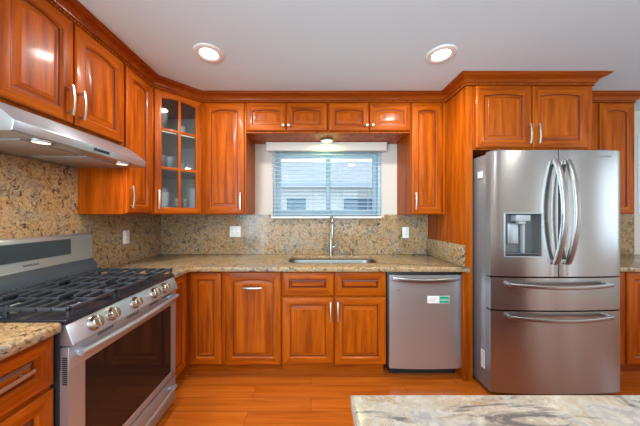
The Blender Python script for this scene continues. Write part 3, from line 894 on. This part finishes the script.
for s in (-1, 1): MB().box(s * FWd - s * .10 - .04, s * FWd - s * .10 + .04, YB - .04, YB + .05, 1.7975, 1.812, bev=.004).box(s * FWd - s * .10 - .03, s * FWd - s * .10 + .03, YB + .01, YB + .05, 1.78, 1.80).build('hinge_cover', dark_grey, c)
text('logo', 'SAMSUNG', .022, mid_grey, drr, (.345, fy(.345) - .0008, 1.755), (PI / 2, 0, math.atan(2 * BOW * .345 / FWd ** 2)))
MB().box(-FWd + .0025, -FWd + .0041, -.305, -.265, .165, .30).build('spec_label', sticker, c)
b = MB()
for k in range(6): b.box(-FWd + .002, -FWd + .0026, -.300, -.270, .178 + k * .02, .186 + k * .02)
b.build('spec_print', mat('label_print', (.35, .35, .35), .5), c)
MB().box(-FWd - .004, -FWd + .0045, -.283, -.235, 1.615, 1.665, bev=.002).build('side_tab', white_pl, c)

# ------------------------------------------------------------------ blind
c = thing('window_blind', 'white horizontal slat blind hanging in front of the sink window', 'blind', (.163, 2.513, 1.295))
MB().box(-.625, .620, -.035, .035, .70, .775, bev=.006).box(-.628, .623, -.042, .03, .768, .787, bev=.004).build('valance', cream, c)
b = MB()
ns = 17
for k in range(ns):
    z = .045 + k * .0415
    t = bmesh.new(); bmesh.ops.create_cube(t, size=1)
    for v in t.verts: v.co = Vector((v.co.x * 1.15, v.co.y * .048, v.co.z * .0028))
    b._add(t, 0, Matrix.Translation((-.005, 0, z)) @ Matrix.Rotation(math.radians(6), 4, 'X'))
b.build('slats', slat_m, c)
MB().box(-.58, .57, -.024, .024, .0, .020, bev=.004).build('bottom_rail', cream, c)
cord_m = mat('blind_cord', (.45, .52, .58), .7)
for x in (-.475, -.14, .165, .435):
    MB().tube([(x, -.0255, .01), (x, -.0255, .705)], .0016, 6).tube([(x, .0255, .01), (x, .0255, .705)], .0016, 6).build('ladder_cord', cord_m, c)
MB().tube([(-.545, -.04, .30), (-.545, -.04, .705)], .0045, 8).build('tilt_wand', cord_m, c)

# ------------------------------------------------------------------ outlets
def outlet(label, loc, rotz, gangs):
    c = thing('wall_outlet', label, 'outlet', loc, rotz, None)
    w = .035 + .023 * (gangs - 1)
    MB().box(-w, w, -.006, 0, -.058, .058, bev=.003).build('cover_plate', white_pl, c)
    for g in range(gangs):
        x = (g - (gangs - 1) / 2) * .046
        b = MB().box(x - .016, x + .016, -.0085, -.006, -.034, .034, bev=.002)
        for z in (-.018, .018):
            b.box(x - .007, x - .005, -.0090, -.0084, z - .005, z + .005, 1); b.box(x + .005, x + .007, -.0090, -.0084, z - .005, z + .005, 1)
        b.build('receptacle', [white_pl, print_m], c)
outlet('double white outlet plate on the backsplash left of the sink', (-.80, 2.5375, 1.155), 0, 2)
outlet('white outlet plate on the backsplash right of the sink', (1.0, 2.5375, 1.145), 0, 1)
outlet('white outlet plate on the left wall backsplash beside the range', (-1.5885, 2.06, 1.14), R90, 1)

# ------------------------------------------------------------------ lamps in the ceiling and under the bridge cabinet
def downlight(x, y, label):
    c = thing('recessed_light', label, 'ceiling light', (x, y, H - .012), 0, 'recessed ceiling lights')
    MB().lathe([(.060, .006), (.066, .001), (.080, -.001), (.094, .005), (.096, .012), (.060, .012)], seg=36, ring=True).build('trim_ring', white_pl, c)
    MB().lathe([(.0605, .007), (.03, .0065), (.001, .0065)], seg=32).build('lens', lens_m, c)
    area('downlight_lamp', (0, 0, -.006), (0, 0, 0), .11, .11, DOWNLIGHT_W, DOWNLIGHT_C, c, 'DISK')
downlight(-.70, 1.644, 'recessed ceiling light above the left half of the kitchen')
downlight(.897, 1.655, 'recessed ceiling light in front of the refrigerator cabinet')
for x, y in ((-.70, 0.0), (.90, 0.0), (2.45, 0.3), (-.70, -1.7), (.90, -1.7), (2.45, -1.7)):
    downlight(x, y, 'recessed ceiling light behind the camera')
c = thing('puck_light', 'small round lit puck light under the cabinets above the window', 'light', (.16, 2.40, BZ0 - .022))
MB().lathe([(.066, .0215), (.068, .012), (.060, .004), (.050, .002), (.050, .0215)], seg=28, ring=True).build('housing', chrome, c)
MB().lathe([(.0495, .003), (.03, .001), (.001, .0005)], seg=24).build('lens', puck_m, c)
area('puck_lamp', (0, 0, -.004), (0, 0, 0), .08, .08, PUCK_W, (.74, 1.0, .40), c, 'DISK')

# ------------------------------------------------------------------ island
c = thing('kitchen_island', 'island with pale veined granite top in the near foreground', 'island', (1.20, .10, 0))
slab([(-1.108, -.45), (1.30, -.45), (1.30, .458), (-1.108, .458)], [], .874, .914, .006).build('countertop', granite_i, c, angle=50)
MB().box(-1.05, 1.26, -.41, .42, .10, .873).build('carcass', wood_v, c)
MB().box(-1.0, 1.2, -.36, .36, 0, .10).build('toe_kick', wood_h, c)
for k in range(4):
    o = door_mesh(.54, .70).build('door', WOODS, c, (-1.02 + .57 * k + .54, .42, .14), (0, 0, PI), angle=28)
    add_handle('V', o, .03, .58)
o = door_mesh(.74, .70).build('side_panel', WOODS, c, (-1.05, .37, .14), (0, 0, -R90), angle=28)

# ------------------------------------------------------------------ glassware behind the corner cabinet's glass door
def tumbler(h, r0, r1):
    return MB().lathe([(r0 * .3, .0), (r0, .0), (r1, h), (r1 - .002, h), (r0 - .002, .006), (r0 * .3, .006)], seg=20)
gl = {}
gl['tumbler'] = tumbler(.12, .028, .034); gl['short'] = tumbler(.085, .030, .036)
gl['goblet'] = MB().lathe([(.002, 0), (.034, .0), (.032, .004), (.006, .010), (.005, .085), (.02, .10), (.036, .125), (.038, .15), (.033, .185), (.031, .185), (.036, .15), (.034, .126), (.018, .104), (.002, .10)], seg=20)
gl['bowl'] = MB().lathe([(.002, .0), (.035, .0), (.045, .012), (.070, .045), (.072, .050), (.069, .050), (.043, .016), (.002, .008)], seg=24)
gl['plate'] = MB().lathe([(.002, .0), (.05, .0), (.085, .010), (.086, .013), (.05, .005), (.002, .004)], seg=28)
mesh_of = {}
for k, b in gl.items():
    o = b.build(k, ceramic if k in ('bowl', 'plate') else glassware_m); mesh_of[k] = o.data; bpy.data.objects.remove(o)
def put(kind, name, lx, ly, z, label, cat, group):
    s = math.sqrt(.5)
    o = bpy.data.objects.new(name, mesh_of[kind]); COL.objects.link(o)
    o.location = (A0.x + lx * s - ly * s, A0.y + lx * s + ly * s, UZ0 + z + .0008)
    tag(o, label, cat, group)
TOP, MID, LOW = SHZ[2], SHZ[1], SHZ[0]
g = 'glasses on the corner cabinet shelves'
put('goblet', 'stemmed_glass', .105, .13, TOP, 'stemmed glass on the top shelf behind the left panes', 'glass', g)
put('goblet', 'stemmed_glass', .13, .24, TOP, 'stemmed glass at the back of the top shelf, left half', 'glass', g)
put('short', 'drinking_glass', .245, .10, TOP, 'short glass on the top shelf behind the right panes', 'glass', g)
for k, (x, y) in enumerate(((.085, .09), (.155, .11), (.12, .20))):
    put('tumbler', 'drinking_glass', x, y, MID, ('tall tumbler on the middle shelf, nearest the left stile', 'tall tumbler on the middle shelf, beside the centre muntin', 'tall tumbler on the middle shelf, behind the other two')[k], 'glass', g)
put('short', 'drinking_glass', .26, .13, MID, 'short glass on the middle shelf behind the right panes', 'glass', g)
for k, (x, y) in enumerate(((.215, .10), (.285, .12), (.25, .22))):
    put('tumbler', 'drinking_glass', x, y, LOW, ('tall tumbler on the bottom shelf, beside the centre muntin', 'tall tumbler on the bottom shelf, nearest the right stile', 'tall tumbler on the bottom shelf, behind the other two')[k], 'glass', g)
for k in range(5):
    put('plate', 'plate', .10, .16, LOW + k * .0105, 'white plate in the stack on the corner cabinet bottom shelf', 'plate', 'stacked white plates')
for k in range(4):
    put('bowl', 'bowl', .10, .16, LOW + .056 + k * .022, 'white bowl in the stack on top of the plates', 'bowl', 'stacked white bowls')
